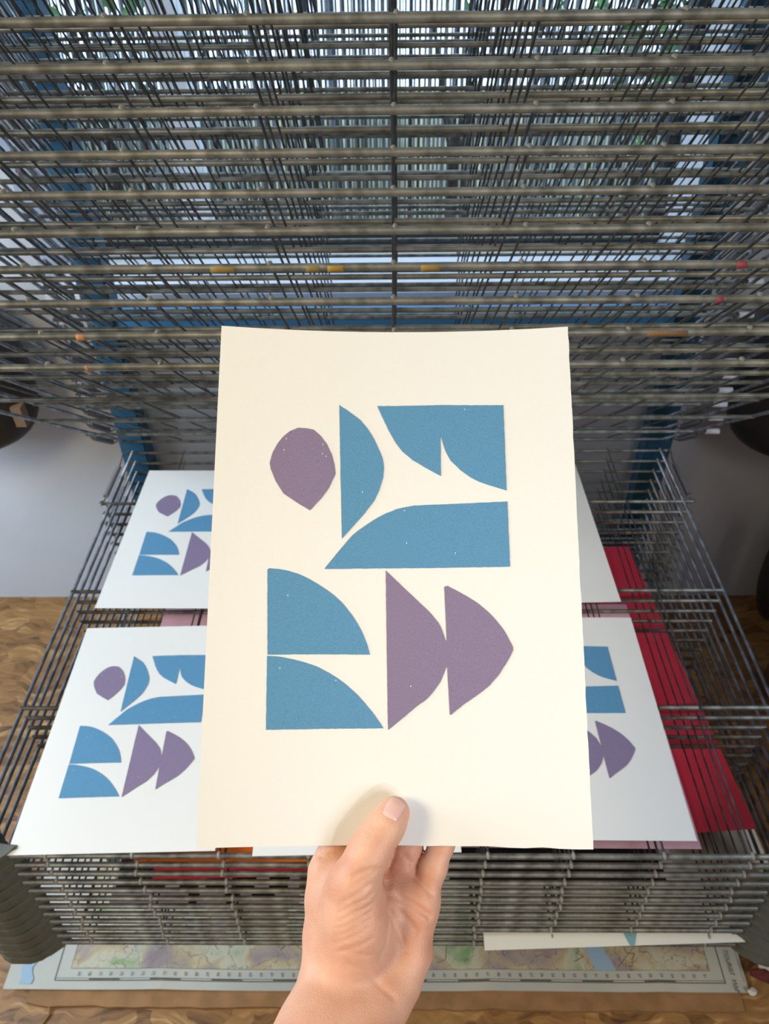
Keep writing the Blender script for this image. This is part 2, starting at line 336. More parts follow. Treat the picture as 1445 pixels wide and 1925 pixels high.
def print_mesh(bowed, hide_ink=False):
    bm = bmesh.new(); T = .0004; f_ = bow if bowed else (lambda u: 0)
    rb = random.Random(3)
    # torn right and bottom edge like the handmade sheet
    n = 24; top = []; bot = []
    NX, NY = 24, 60
    def edge(i, j):
        u = PW * i / NX; v = PH * j / NY
        if bowed and i == NX and 0 < j < NY: u += rb.uniform(-.0002, .00015)
        if bowed and j == 0 and 13 < i < NX: v += rb.uniform(-.0005, .0004)
        return u, v
    G = [[edge(i, j) for j in range(NY + 1)] for i in range(NX + 1)]
    A = [[bm.verts.new((G[i][j][0], G[i][j][1], f_(G[i][j][0]))) for j in range(NY + 1)] for i in range(NX + 1)]
    B = [[bm.verts.new((G[i][j][0], G[i][j][1], f_(G[i][j][0]) - T)) for j in range(NY + 1)] for i in range(NX + 1)]
    for i in range(NX):
        for j in range(NY):
            bm.faces.new((A[i][j], A[i + 1][j], A[i + 1][j + 1], A[i][j + 1])); bm.faces.new((B[i][j], B[i][j + 1], B[i + 1][j + 1], B[i + 1][j]))
    for i in range(NX):
        bm.faces.new((A[i][0], B[i][0], B[i + 1][0], A[i + 1][0])); bm.faces.new((A[i + 1][NY], B[i + 1][NY], B[i][NY], A[i][NY]))
    for j in range(NY):
        bm.faces.new((A[0][j + 1], B[0][j + 1], B[0][j], A[0][j])); bm.faces.new((A[NX][j], B[NX][j], B[NX][j + 1], A[NX][j + 1]))
    for mi, pts in uvshapes:
        b2 = bmesh.new(); pts2 = []
        for k, p in enumerate(pts):                   # tiny stencil wobble
            q = pts[(k + 1) % len(pts)]; L_ = math.hypot(q[0] - p[0], q[1] - p[1]); m_ = max(1, int(L_ / .002))
            for s in range(m_):
                t = s / m_; j_ = .00009 if s else 0
                pts2.append((p[0] + (q[0] - p[0]) * t + rb.uniform(-j_, j_), p[1] + (q[1] - p[1]) * t + rb.uniform(-j_, j_)))
        b2.faces.new([b2.verts.new((x, y, 0)) for x, y in pts2]); bmesh.ops.triangulate(b2, faces=b2.faces[:])
        for k in range(1, 48):
            bmesh.ops.bisect_plane(b2, geom=b2.verts[:] + b2.edges[:] + b2.faces[:], plane_co=(PW * k / 48, 0, 0), plane_no=(1, 0, 0))
        vm = {v: bm.verts.new((v.co.x, v.co.y, f_(v.co.x) + .00035 * (1 if bowed else 1.2))) for v in b2.verts}
        for f in b2.faces:
            nf = bm.faces.new([vm[v] for v in f.verts]); nf.material_index = mi
            nf.normal_update()
            if nf.normal.z < 0: nf.normal_flip()
        b2.free()
    # pinholes in the ink
    for (x, y) in [(538.4,825),(534,846),(607,836),(606,853),(613,858),(681,925),(873,770),(760,960),(764,1021),(855.5,1040),(541,1119),(526,1256),(631,1279),(772,1290)]:
        u, v = px_uv(x, y); z = f_(u) + .0005; s = .00025
        bm.faces.new([bm.verts.new((u - s, v - s * 1.4, z)), bm.verts.new((u + s, v - s * 1.4, z)), bm.verts.new((u + s, v + s * 1.4, z)), bm.verts.new((u - s, v + s * 1.4, z))])
    me = bpy.data.meshes.new('art_print'); bm.to_mesh(me); bm.free()
    for m in (M['paper'], M['blue'], M['purple']): me.materials.append(m)
    return me
held = bpy.data.objects.new('art_print', print_mesh(True)); COL.objects.link(held)
held.matrix_world = Matrix.Translation(cen - ux * PW / 2 - uy * PH / 2) @ Matrix((ux, uy, un)).transposed().to_4x4()
tag(held, 'large cream paper print of blue and purple cut shapes held up in the hand', 'art print')
flat_me = print_mesh(False)
ZT = CAMZ - .772 + .0058
def flat_print(corner, px, edge_px, right, label):
    """corner: bottom corner pixel; edge_px: the other end of that side edge"""
    o = bpy.data.objects.new('art_print', flat_me); COL.objects.link(o)
    a = PZ(*px, ZT); b = PZ(*edge_px, ZT); d = (b - a); ang = math.atan2(d.x, d.y)
    o.rotation_euler = (0, 0, -ang)
    o.location = a if not right else a - Vector((math.cos(ang), -math.sin(ang), 0)) * PW
    tag(o, label, 'art print', 'art prints drying on the top lowered tray'); return o
flat_print('bl', (12, 1608), (162, 1186), False, 'front left print on the tray, mostly visible left of the held print')
flat_print('bl', (178, 1143), (278, 891), False, 'back left print on the tray, behind the front left one')
flat_print('br', (1310, 1581), (1187, 1167), True, 'front right print on the tray, beside the red sheet below')
flat_print('br', (1167, 1131), (1082, 876), True, 'back right print on the tray, only its blank right margin showing')
flat_print('br', (867, 1602), (830, 1190), True, 'middle front print on the tray, only its corners showing beside the fingers')
# ------------------------------------------------------------------ sheets on the lower trays
def tz(i, y):
    zh = CAMZ - .776 - .0215 * i; t = (HY - y) / .687; return zh + (flat_front(i) - zh) * t
def sheet(name, i, x0, x1, y0, y1, m, label, rot=0, extra=(), droop=0, cat='paper sheet', curl=None, group=None):
    bm = bmesh.new(); n, k = 14, 14; cx, cy = (x0 + x1) / 2, (y0 + y1) / 2; T = .0004
    def pt(u, v, dz=0):
        x = x0 + (x1 - x0) * u - cx; y = y0 + (y1 - y0) * v - cy
        X = x * math.cos(rot) - y * math.sin(rot); Y = x * math.sin(rot) + y * math.cos(rot)
        z = tz(i, Y + cy) - tz(i, cy) + dz
        if droop: z -= droop * max(0, 1 - v / .12) ** 2 * (1 - .6 * u)
        if curl: z += curl * math.sin(u * math.pi) * (1 - v) ** 3
        return (X, Y, z)
    A = [[bm.verts.new(pt(a / n, b / k)) for b in range(k + 1)] for a in range(n + 1)]
    B = [[bm.verts.new(pt(a / n, b / k, -T)) for b in range(k + 1)] for a in range(n + 1)]
    for a in range(n):
        for b in range(k):
            bm.faces.new((A[a][b], A[a + 1][b], A[a + 1][b + 1], A[a][b + 1])); bm.faces.new((B[a][b], B[a][b + 1], B[a + 1][b + 1], B[a + 1][b]))
    for a in range(n):
        bm.faces.new((A[a][0], B[a][0], B[a + 1][0], A[a + 1][0])); bm.faces.new((A[a + 1][k], B[a + 1][k], B[a][k], A[a][k]))
        bm.faces.new((A[0][a + 1], B[0][a + 1], B[0][a], A[0][a])); bm.faces.new((A[n][a], B[n][a], B[n][a + 1], A[n][a + 1]))
    ms = [m]
    for (poly, m2) in extra:
        if m2 not in ms: ms.append(m2)
        bm.faces.new([bm.verts.new(pt(u, v, .0006)) for u, v in poly]).material_index = ms.index(m2)
    o = obj(name, bm, ms, smooth=False); o.location = (cx, cy, tz(i, cy) + .0058); tag(o, label, cat)
    if group: o['group'] = group
    return o
def xy(px, py, i): q = PZ(px, py, flat_front(i) + .006); return q.x, q.y
rx, ry = xy(1430, 1573, 5); tx, ty = xy(1187, 1020, 5)
lx, ly = xy(880, 1606, 5)
sheet('red_sheet', 5, lx + .02, (rx + tx) / 2, ry, ty, M['red'], 'large bright red printed sheet under the wires at the right of the lower trays', rot=-(tx - rx) / (ty - ry),
      extra=[([(.0, .33), (1, .33), (1, .36), (0, .36)], paint((196, 34, 54))), ([(.0, .75), (1, .75), (1, .772), (0, .772)], paint((197, 34, 54)))])
px_, py_ = xy(1318, 1592, 3); p2 = xy(300, 1165, 3); p3 = xy(1178, 1127, 3)
sheet('pink_sheet', 3, p2[0], (px_ + p3[0]) / 2, py_, p3[1], M['pink'], 'pale pink printed sheet lying below the white prints', rot=-(p3[0] - px_) / (p3[1] - py_))
ox0, oy0 = xy(243, 1620, 4); ox1, _ = xy(600, 1600, 4)
a_ = xy(246, 1624, 2); b_ = xy(282, 1645, 4)
sheet('orange_sheet', 2, a_[0], xy(600, 1610, 2)[0], a_[1], a_[1] + .2, M['orange'], 'orange printed sheet peeping out below the front left print', rot=.02)
sheet('red_sheet', 4, b_[0], xy(600, 1620, 4)[0] + .02, b_[1] - .002, b_[1] + .2, M['red'], 'red sheet showing just under the orange sheet at front left', rot=.03)
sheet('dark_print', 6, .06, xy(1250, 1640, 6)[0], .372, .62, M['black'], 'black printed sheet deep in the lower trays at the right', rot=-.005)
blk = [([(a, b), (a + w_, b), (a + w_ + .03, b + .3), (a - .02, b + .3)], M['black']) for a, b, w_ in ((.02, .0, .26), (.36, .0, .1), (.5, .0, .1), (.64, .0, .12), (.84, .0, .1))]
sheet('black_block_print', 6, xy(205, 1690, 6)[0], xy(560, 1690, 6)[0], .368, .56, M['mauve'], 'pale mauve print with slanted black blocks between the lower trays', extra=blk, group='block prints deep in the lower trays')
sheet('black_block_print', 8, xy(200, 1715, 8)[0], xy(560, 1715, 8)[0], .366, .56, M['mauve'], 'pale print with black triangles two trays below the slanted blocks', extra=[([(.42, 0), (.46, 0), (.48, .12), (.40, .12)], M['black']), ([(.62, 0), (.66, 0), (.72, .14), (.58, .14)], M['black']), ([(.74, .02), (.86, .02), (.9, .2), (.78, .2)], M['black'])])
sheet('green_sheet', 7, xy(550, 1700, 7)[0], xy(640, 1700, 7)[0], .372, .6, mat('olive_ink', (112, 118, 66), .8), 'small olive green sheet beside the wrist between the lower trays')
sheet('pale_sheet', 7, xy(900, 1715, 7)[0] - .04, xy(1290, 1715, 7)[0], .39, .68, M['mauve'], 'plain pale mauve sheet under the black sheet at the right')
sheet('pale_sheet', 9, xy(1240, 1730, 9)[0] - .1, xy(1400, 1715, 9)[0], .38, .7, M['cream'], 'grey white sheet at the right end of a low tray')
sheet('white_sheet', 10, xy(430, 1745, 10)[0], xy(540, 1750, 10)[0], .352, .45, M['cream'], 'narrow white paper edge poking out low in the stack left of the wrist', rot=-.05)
cs = xy(905, 1764, 10)
sheet('curled_sheet', 10, cs[0], cs[0] + .36, .338, .53, M['cream'], 'cream sheet drooping over the lowest front rods, with a small teal mark', rot=.03, droop=.007,
      extra=[([(.46, .0), (.475, .0), (.49, .07), (.445, .07)], paint((110, 152, 158))), ([(.79, .04), (.81, .04), (.81, .1), (.79, .1)], M['wood']), ([(.83, .04), (.85, .04), (.85, .1), (.83, .1)], M['wood'])])
# ink on rods (after trays)
def rodx(px, py): 
    return (px - 742) / 1446.0
def sm(j, px0, px1, rgb):
    t = trays[j]; q = None
    z = CAMZ - .753 + .0222 * (j - 1); a = math.radians(40.6 + .30 * (j - 1)); c = Vector((0, hy(z) - .687 * math.cos(a), z + .687 * math.sin(a)))
    D = -(R3.transposed() @ (c - CAM)).z
    smear(j, (px0 - 742) / F * D, (px1 - 742) / F * D, rgb)
sm(4, 395, 440, (140, 116, 52)); sm(4, 575, 600, (136, 114, 58)); sm(4, 615, 645, (160, 126, 44)); sm(4, 790, 825, (150, 120, 52))
sm(2, 145, 160, (190, 126, 74)); sm(1, 162, 168, (180, 112, 74)); sm(4, 1378, 1396, (150, 56, 62)); sm(3, 1345, 1357, (142, 54, 60)); sm(2, 1215, 1290, (128, 94, 60))
# ------------------------------------------------------------------ cardboard + map
ZM = .0125
q0 = PZ(48, 1892, .004); q1 = PZ(1395, 1892, .004); bm = bmesh.new()
ye = q0.y; n = 60; pts = [(q0.x + (q1.x - q0.x) * k / n, ye + random.uniform(-.0015, .0015) + (.004 if k == 0 else 0) - .003 * (k / n) ) for k in range(n + 1)]
prism(bm, pts + [(q1.x, .95), (q0.x, .95)], 0.0, .008); 
tag(obj('cardboard_sheet', bm, M['cardboard']), 'flattened brown cardboard with a ragged front edge under the map', 'cardboard')
bm = bmesh.new(); c = PZ(95, 1890, .0); tube(bm, [c + Vector((0, 0, .006)), c + Vector((.003, -.012, .003)), c + Vector((-.004, -.026, .002)), c + Vector((-.008, -.034, .002))], [.0016, .002, .0015, .001], 6)
tag(obj('torn_cardboard_strip', bm, M['cardboard']), 'thin torn cardboard curl on the chipboard floor at front left', 'cardboard scrap')
mapr = empty('tourist_map', (0, .6, ZM)); tag(mapr, 'creased paper tourist map spread on cardboard under the rack', 'map')
mL = PZ(2, 1872, ZM).x; mR = PZ(1408, 1862, ZM).x; mF = PZ(500, 1862, ZM).y; mB = 1.02
folds = [PZ(296, 1856, ZM).x, PZ(922, 1860, ZM).x, PZ(1240, 1855, ZM).x]
def mh(x, y):
    z = ZM + .0012 * math.sin(x * 9) + .0008 * math.sin(x * 23 + y * 8)
    for f_ in folds: z += .0035 * math.exp(-abs(x - f_) / .03)
    return z
def mgrid(x0, x1, y0, y1, dz, nx=80, ny=12, front=True):
    bm = bmesh.new()
    V = [[None] * (ny + 1) for _ in range(nx + 1)]
    for a in range(nx + 1):
        for b in range(ny + 1):
            x = x0 + (x1 - x0) * a / nx; y = y0 + (y1 - y0) * (b / ny) ** 1.5
            V[a][b] = bm.verts.new((x, y, mh(x, y) + dz))
    for a in range(nx):
        for b in range(ny): bm.faces.new((V[a][b], V[a + 1][b], V[a + 1][b + 1], V[a][b + 1]))
    return bm
def mp_(name, bm, m):
    o = obj(name, bm, m); o.parent = mapr; o.matrix_parent_inverse = Matrix.Translation(-Vector(mapr.location)); return o
mp_('map_sheet', mgrid(mL, mR, mF, mB, 0), mat('map_paper', (188, 186, 172), .7, 0, 7, None, (176, 177, 168)))
def mapmat():
    m = bpy.data.materials.new('printed_relief_map'); m.use_nodes = True; nt = m.node_tree; b = nt.nodes['Principled BSDF']; N = nt.nodes.new; L = nt.links.new
    tc = N('ShaderNodeTexCoord'); n = N('ShaderNodeTexNoise'); n.inputs['Scale'].default_value = 17; n.inputs['Detail'].default_value = 8; n.inputs['Distortion'].default_value = .6; L(tc.outputs['Object'], n.inputs['Vector'])
    r = N('ShaderNodeValToRGB'); cr = r.color_ramp; cr.elements[0].position = .3; cr.elements[0].color = lin((126, 160, 108)); cr.elements[1].position = .72; cr.elements[1].color = lin((146, 124, 122))
    for p_, c_ in ((.38, (178, 178, 150)), (.45, (190, 184, 162)), (.52, (182, 164, 126)), (.6, (160, 146, 140))): e = cr.elements.new(p_); e.color = lin(c_)
    L(n.outputs['Fac'], r.inputs[0])
    v = N('ShaderNodeTexVoronoi'); v.feature = 'DISTANCE_TO_EDGE'; v.inputs['Scale'].default_value = 34; nd = N('ShaderNodeVectorMath'); nd.operation = 'MULTIPLY_ADD'; nd.inputs[1].default_value = (.09, .09, 0); n9 = N('ShaderNodeTexNoise'); n9.inputs['Scale'].default_value = 25; n9.inputs['Detail'].default_value = 4; L(tc.outputs['Object'], n9.inputs['Vector']); L(n9.outputs['Color'], nd.inputs[0]); L(tc.outputs['Object'], nd.inputs[2]); L(nd.outputs[0], v.inputs['Vector'])
    n2 = N('ShaderNodeTexNoise'); n2.inputs['Scale'].default_value = 12; L(tc.outputs['Object'], n2.inputs['Vector'])
    lt = N('ShaderNodeMath'); lt.operation = 'LESS_THAN'; lt.inputs[1].default_value = .02; L(v.outputs['Distance'], lt.inputs[0])
    mu = N('ShaderNodeMath'); mu.operation = 'MULTIPLY'; L(lt.outputs[0], mu.inputs[0]); L(n2.outputs['Fac'], mu.inputs[1])
    mx = N('ShaderNodeMix'); mx.data_type = 'RGBA'; mu.use_clamp = True; L(mu.outputs[0], mx.inputs[0]); L(r.outputs[0], mx.inputs[6]); mx.inputs[7].default_value = lin((96, 84, 72))
    L(mx.outputs[2], b.inputs['Base Color']); b.inputs['Roughness'].default_value = .7; return m
aL = PZ(135, 1818, ZM).x; aR = PZ(1330, 1815, ZM).x; aF = PZ(700, 1823, ZM).y
mp_('printed_area', mgrid(aL, aR, aF, mB - .04, .0006), mapmat())
bL = PZ(101, 1850, ZM).x; bR = PZ(1362, 1845, ZM).x; bF = PZ(700, 1846, ZM).y
ink = mat('map_black_ink', (60, 58, 56), .8)
def strip(bm, x0, y0, x1, y1, w_, n=40):
    d = Vector((x1 - x0, y1 - y0, 0)).normalized(); nrm = Vector((-d.y, d.x, 0)) * w_ / 2; pr = None
    for k in range(n + 1):
        x = x0 + (x1 - x0) * k / n; y = y0 + (y1 - y0) * k / n; z = mh(x, y) + .001
        a = bm.verts.new((x + nrm.x, y + nrm.y, z)); b = bm.verts.new((x - nrm.x, y - nrm.y, z))
        if pr: bm.faces.new((pr[0], pr[1], b, a))
        pr = (a, b)
bm = bmesh.new()
strip(bm, bL, bF, bR, bF, .0010); strip(bm, bL, bF + .003, bR, bF + .003, .0005); strip(bm, bL, bF, bL, mB - .02, .0010); strip(bm, bR, bF, bR, mB - .02, .0010)
strip(bm, aL, aF, aR, aF, .0004); strip(bm, aR, aF, aR, mB - .05, .0004); strip(bm, aL, aF, aL, mB - .05, .0004)
k = 0; x = bL + .05
while x < bR - .05: strip(bm, x, bF + .0018, x + .045, bF + .0018, .0012, 8); x += .09
sx_ = PZ(1392, 1800, ZM).x; strip(bm, sx_ - .006, mF + .012, sx_ - .006, mF + .09, .0004)
mp_('border_lines', bm, ink)
# roads, rivers, woods
rdm = mat('map_brown_ink', (110, 84, 66), .8)
for k in range(26):
    bm = bmesh.new(); x = random.uniform(aL + .02, aR - .02); y = aF + random.uniform(0.0, .05); 
    for s in range(7):
        nx_, ny_ = x + random.uniform(-.014, .014), y + random.uniform(.0, .012)
        nx_ = min(max(nx_, aL), aR); strip(bm, x, y, nx_, ny_, random.choice((.0005, .0009)), 3); x, y = nx_, ny_
    mp_('road_line', bm, rdm)
wat = mat('map_blue_ink', (150, 176, 194), .8)
bm = bmesh.new(); x = PZ(1135, 1810, ZM).x; pr = None
for k in range(9):
    y = aF + k * .012; a = bm.verts.new((x - .013 - .004 * math.sin(k), y, mh(x, y) + .0012)); b = bm.verts.new((x + .013 + .003 * math.cos(k * 1.3), y, mh(x, y) + .0012)); x -= .003
    if pr: bm.faces.new((pr[0], pr[1], b, a))
    pr = (a, b)
mp_('water_patch', bm, wat); bm = bmesh.new(); x0_ = PZ(30, 1850, ZM)
pr = None
for k in range(9):
    y = x0_.y + k * .007; xx = x0_.x + .004 + .002 * math.sin(k * 1.7); a = bm.verts.new((xx, y, mh(xx, y) + .0012)); b = bm.verts.new((xx + .017 + .002 * math.cos(k), y, mh(xx, y) + .0012))
    if pr: bm.faces.new((pr[0], pr[1], b, a))
    pr = (a, b)
mp_('water_patch', bm, wat)
def text_mesh(s, size, loc, rot, m, name, acc=None):
    cu = bpy.data.curves.new('t', 'FONT'); cu.body = s; cu.size = size; cu.align_x = 'LEFT'; cu.align_y = 'CENTER'
    to = bpy.data.objects.new('t', cu); COL.objects.link(to); dg = bpy.context.evaluated_depsgraph_get(); me = bpy.data.meshes.new_from_object(to.evaluated_get(dg))
    COL.objects.unlink(to); bpy.data.objects.remove(to)
    me.transform(Matrix.Translation(loc) @ Matrix.Rotation(rot, 4, 'Z')); acc.from_mesh(me); bpy.data.meshes.remove(me)
bm = bmesh.new(); tp = PZ(1361, 1787, ZM); 
text_mesh('TOURIST  MAP', .0086, (tp.x, tp.y, ZM + .003), -math.pi / 2 + .0, ink, 't', bm)
tag(mp_('map_title', bm, ink), 'printed words TOURIST MAP'); bm = bmesh.new()
x = aL + .0135; num = 79
while x < aR - .005:
    if num % 100 or True: text_mesh('%02d' % (num % 100), .0055, (x, aF - .0045, mh(x, aF) + .0016), -math.pi / 2, ink, 't', bm)
    x += .0158; num -= 1
for q in ((85, 1800), (78, 1800), (91, 1800), (97, 1800)):
    p_ = PZ(q[0], q[1], ZM); 
    for k in range(3): text_mesh(random.choice(['grid reference', 'main roads', 'footpaths']), .0034, (p_.x + .002 * k, p_.y + .02, mh(p_.x, p_.y) + .0016), -math.pi / 2, ink, 't', bm)
mp_('grid_numbers', bm, ink)
# scraps at bottom right
def crumple(name, c, r, m, label, cat, seed, flat=.5):
    bm = bmesh.new(); bmesh.ops.create_icosphere(bm, subdivisions=3, radius=1); rn = random.Random(seed); dirs = [(Vector((rn.uniform(-1, 1), rn.uniform(-1, 1), rn.uniform(-1, 1))).normalized(), rn.uniform(.4, .85)) for _ in range(22)]
    for v in bm.verts:
        p = v.co.copy()
        for d, l in dirs:
            e = p.dot(d) - l
            if e > 0: p -= d * e * 1.1
        v.co = Vector((p.x * r[0], p.y * r[1], p.z * r[2]))
    zmin = min(v.co.z for v in bm.verts)
    return tag(obj(name, bm, m, loc=(c.x, c.y, ZM - zmin + .002)), label, cat)
crumple('cloth_scrap', PZ(1438, 1832, .03), (.022, .018, .012), M['maroon'], 'crumpled maroon rag at the right edge beside the map', 'rag', 2)
crumple('crumpled_paper', PZ(1450, 1808, .04), (.02, .013, .011), M['cream'], 'small crumpled cream paper behind the maroon rag', 'paper scrap', 5)
c_ = PZ(1408, 1868, .008); 
o = crumple('crumpled_paper', c_, (.009, .006, .004), M['cream'], 'tiny folded cream paper at the map corner on the right', 'paper scrap', 8); 
# ------------------------------------------------------------------ hanging bags beside the rack, right side pieces, added shade caster
def bag(cx, cy, zb, rx_, ry_, h, m, label, patch):
    root = empty('leather_bag', (cx, cy, zb)); tag(root, label, 'bag')
    bm = bmesh.new(); NU, NV = 40, 20; rows = []
    for j in range(NV + 1):
        a = -math.pi / 2 + math.pi * j / NV; cz = math.copysign(abs(math.sin(a)) ** .75, math.sin(a)); cr_ = max(abs(math.cos(a)), .001) ** .55
        rows.append([bm.verts.new((rx_ * cr_ * math.copysign(abs(math.cos(t)) ** .8, math.cos(t)), ry_ * cr_ * math.sin(t), h / 2 + h / 2 * cz)) for t in [2 * math.pi * i / NU for i in range(NU)]])
    for A, B in zip(rows, rows[1:]):
        for i in range(NU): bm.faces.new((A[i], A[(i + 1) % NU], B[(i + 1) % NU], B[i])).smooth = True
    bm.faces.new(rows[0]); bm.faces.new(rows[-1]); obj('bag_body', bm, m, root)
    bm = bmesh.new()
    tube(bm, [(-rx_ * .6, 0, h * .9), (-rx_ * .35, 0, h + .28), (0, 0, h + .42), (rx_ * .35, 0, h + .28), (rx_ * .6, 0, h * .9)], .006, 8); obj('strap', bm, m, root)
    bm = bmesh.new(); tube(bm, [(0, WY - cy + .002, h + .43), (0, -.02, h + .415), (0, -.03, h + .43)], .004, 8); obj('hook', bm, M['rail'], root)
    if patch:
        bm = bmesh.new(); box(bm, rx_ * .86, rx_ * .955, -ry_ * .62, -ry_ * .40, h * .25, h * .38); obj('patch', bm, M['tan'], root)
bag(-.762, 1.075, PY(0, 864, 1.03).z, .175, .082, .28, M['leather'], 'dark brown leather bag hanging at the left of the rack', True)
bag(.745, 1.075, PY(1445, 880, 1.03).z, .20, .082, .30, M['blackleather'], 'black leather bag hanging at the right of the rack', False)
c_ = PY(1440, 1090, 1.09); bm = bmesh.new(); 
bmesh.ops.create_uvsphere(bm, u_segments=24, v_segments=14, radius=1)
for v in bm.verts: v.co = Vector((v.co.x * .045 * (1 + .2 * v.co.z), v.co.y * .05, math.copysign(abs(v.co.z) ** .8, v.co.z) * .15))
for f in bm.faces: f.smooth = True
tag(obj('dark_bundle', bm, M['blackleather'], loc=(c_.x + .040, 1.10, .152)), 'tall black rounded bundle standing at the foot of the right wall', 'bundle')
c_ = PZ(1432, 1300, 0); bm = bmesh.new(); box(bm, -.017, .017, -.017, .017, 0, .42); bmesh.ops.bevel(bm, geom=bm.edges[:], offset=.003, segments=2, affect='EDGES')
tag(obj('wooden_post', bm, M['wood'], loc=(c_.x + .012, c_.y, 0)), 'short brown wooden post standing at the right edge beside the rack', 'wooden post')
bm = bmesh.new(); box(bm, .90, 1.38, -.15, .975, 0, 1.3); bmesh.ops.bevel(bm, geom=bm.edges[:], offset=.004, segments=2, affect='EDGES')  # unseen block added to throw the right wall and floor into shade
cb = empty('shade_cupboard', (1.2, .35, 0)); tag(cb, 'tall dark wooden cupboard added right of the view to shade the right wall', 'shade_cupboard')
o = obj('shade_cupboard_body', bm, M['wood'], cb); o.location = (-1.2, -.35, 0)
for a_ in (-.14, .42):
    bm = bmesh.new(); box(bm, .882, .899, a_, a_ + .545, .04, 1.26); bmesh.ops.bevel(bm, geom=bm.edges[:], offset=.003, segments=2, affect='EDGES'); o = obj('shade_cupboard_door', bm, M['wood'], cb); o.location = (-1.2, -.35, 0)
# ------------------------------------------------------------------ the hand (signed distance field -> surface nets)
K = F / 1409.0
def H(px, py, d): return np.array(P(px, py, d * K / 1000))
def cap(p, a, b, ra, rb_):
    ab = b - a; t = np.clip(((p - a) @ ab) / (ab @ ab), 0, 1); c = a + t[..., None] * ab
    return np.linalg.norm(p - c, axis=-1) - (ra + (rb_ - ra) * t)
def chain(p, pts, k=.003):
    d = None
    for a, b in zip(pts, pts[1:]):
        e = cap(p, H(*a[:3]), H(*b[:3]), a[3] / 1000, b[3] / 1000); d = e if d is None else smin(d, e, k)
    return d
def smin(a, b, k):
    h = np.clip(.5 + .5 * (b - a) / k, 0, 1); return b + (a - b) * h - k * h * (1 - h)
palm_r = [(632, 1588, 419, 9.0), (619, 1640, 415, 10.6), (618, 1690, 412, 12.0), (620, 1760, 408, 13.6), (622, 1820, 403, 14.5), (612, 1875, 396, 15.5), (590, 1930, 386, 17.6), (530, 2060, 362, 21)]
palm_u = [(790, 1692, 414, 9.6), (781, 1730, 413, 9.6), (770, 1790, 410, 11.2), (744, 1845, 404, 12.6), (715, 1890, 396, 13.8), (684, 1930, 388, 15.6), (640, 2060, 364, 19)]
palm_m1 = [(668, 1680, 418, 11), (672, 1760, 416, 13), (676, 1850, 406, 14), (640, 1930, 390, 17), (585, 2060, 364, 24)]
palm_m2 = [(728, 1685, 418, 10.5), (722, 1760, 416, 12), (706, 1850, 407, 13)]
ft_pad = [(722, 1668, 417, 9.5), (760, 1676, 415, 9.6), (790, 1700, 413, 9.2)]
index = [(632, 1612, 417, 9.4), (642, 1560, 421, 8.8), (668, 1500, 425, 8.2), (690, 1450, 428, 7.2)]
middle = [(690, 1665, 419, 9.6), (712, 1585, 421, 9.0), (724, 1490, 426, 8.4), (730, 1430, 429, 7.4)]
ring = [(748, 1668, 418, 8.8), (767, 1590, 420.5, 7.6), (780, 1510, 425, 7.6), (790, 1450, 429, 7.0)]
pinky = [(796, 1680, 414.5, 8.4), (814, 1630, 415, 7.2), (830, 1586, 417, 6.7), (842, 1520, 422, 7.2), (848, 1475, 425, 6.4)]
thumb = [(672, 1648, 392, 11.6), (688, 1612, 392, 10.4), (706, 1582, 394, 9.7), (727, 1551, 396.5, 9.0), (741, 1527, 399.5, 8.2)]
thenar = [(664, 1668, 396, 14), (668, 1715, 400, 18), (668, 1765, 401.5, 17.5), (652, 1815, 401, 14.5)]
def hand_sdf(p):
    d = chain(p, palm_r, .006); d = smin(d, chain(p, palm_u, .006), .012); d = smin(d, chain(p, palm_m1, .006), .014); d = smin(d, chain(p, palm_m2, .006), .012)
    d = smin(d, chain(p, ft_pad, .006), .007)
    fg = chain(p, middle, .004)
    for f_ in (ring, pinky, index): fg = smin(fg, chain(p, f_, .004), .0009)
    d = smin(d, fg, .0038)
    th = smin(chain(p, thumb, .005), chain(p, thenar, .008), .008)
    d = smin(d, th, .0075)
    return d
creases = [  # pixel polylines, depth mm, width mm
 ([(729, 1676), (755, 1690), (785, 1706), (808, 1724)], 3.0, 1.1), ([(731, 1702), (752, 1716), (772, 1736), (784, 1752)], 2.0, 1.0),
 ([(731, 1715), (745, 1742), (757, 1768), (765, 1788)], 1.9, 1.0), ([(728, 1660), (732, 1700), (733, 1745), (727, 1780), (716, 1800)], 2.6, 1.3),
 ([(666, 1648), (682, 1640), (700, 1634), (716, 1637)], 1.6, .9), ([(664, 1666), (684, 1652), (706, 1640)], .6, .8),
 ([(742, 1598), (758, 1606), (774, 1624)], 1.3, .9), ([(800, 1630), (815, 1640)], .6, .8), ([(780, 1650), (796, 1664), (812, 1682)], 1.5, .9),
 ([(690, 1572), (704, 1566), (722, 1568)], .7, .6), ([(694, 1562), (708, 1556), (724, 1560)], .6, .6), ([(700, 1555), (712, 1551), (726, 1554)], .4, .6),
 ([(640, 1785), (668, 1794), (700, 1796), (722, 1790)], .6, .7), ([(650, 1812), (680, 1822), (710, 1850), (742, 1878)], 1.0, .9),
 ([(596, 1606), (612, 1612), (628, 1607), (640, 1604)], 1.0, .9), ([(600, 1640), (618, 1644)], .5, 1.0),
 ([(625, 1775), (655, 1765), (690, 1745)], .8, .8), ([(628, 1762), (658, 1750), (696, 1728)], .8, .8), ([(632, 1748), (662, 1735), (700, 1712)], .8, .8),
 ([(634, 1733), (664, 1718), (702, 1696)], .8, .8), ([(636, 1718), (664, 1702), (700, 1680)], .8, .8), ([(640, 1700), (662, 1686), (694, 1664)], .8, .8),
 ([(634, 1790), (664, 1782), (700, 1765)], .8, .8)]
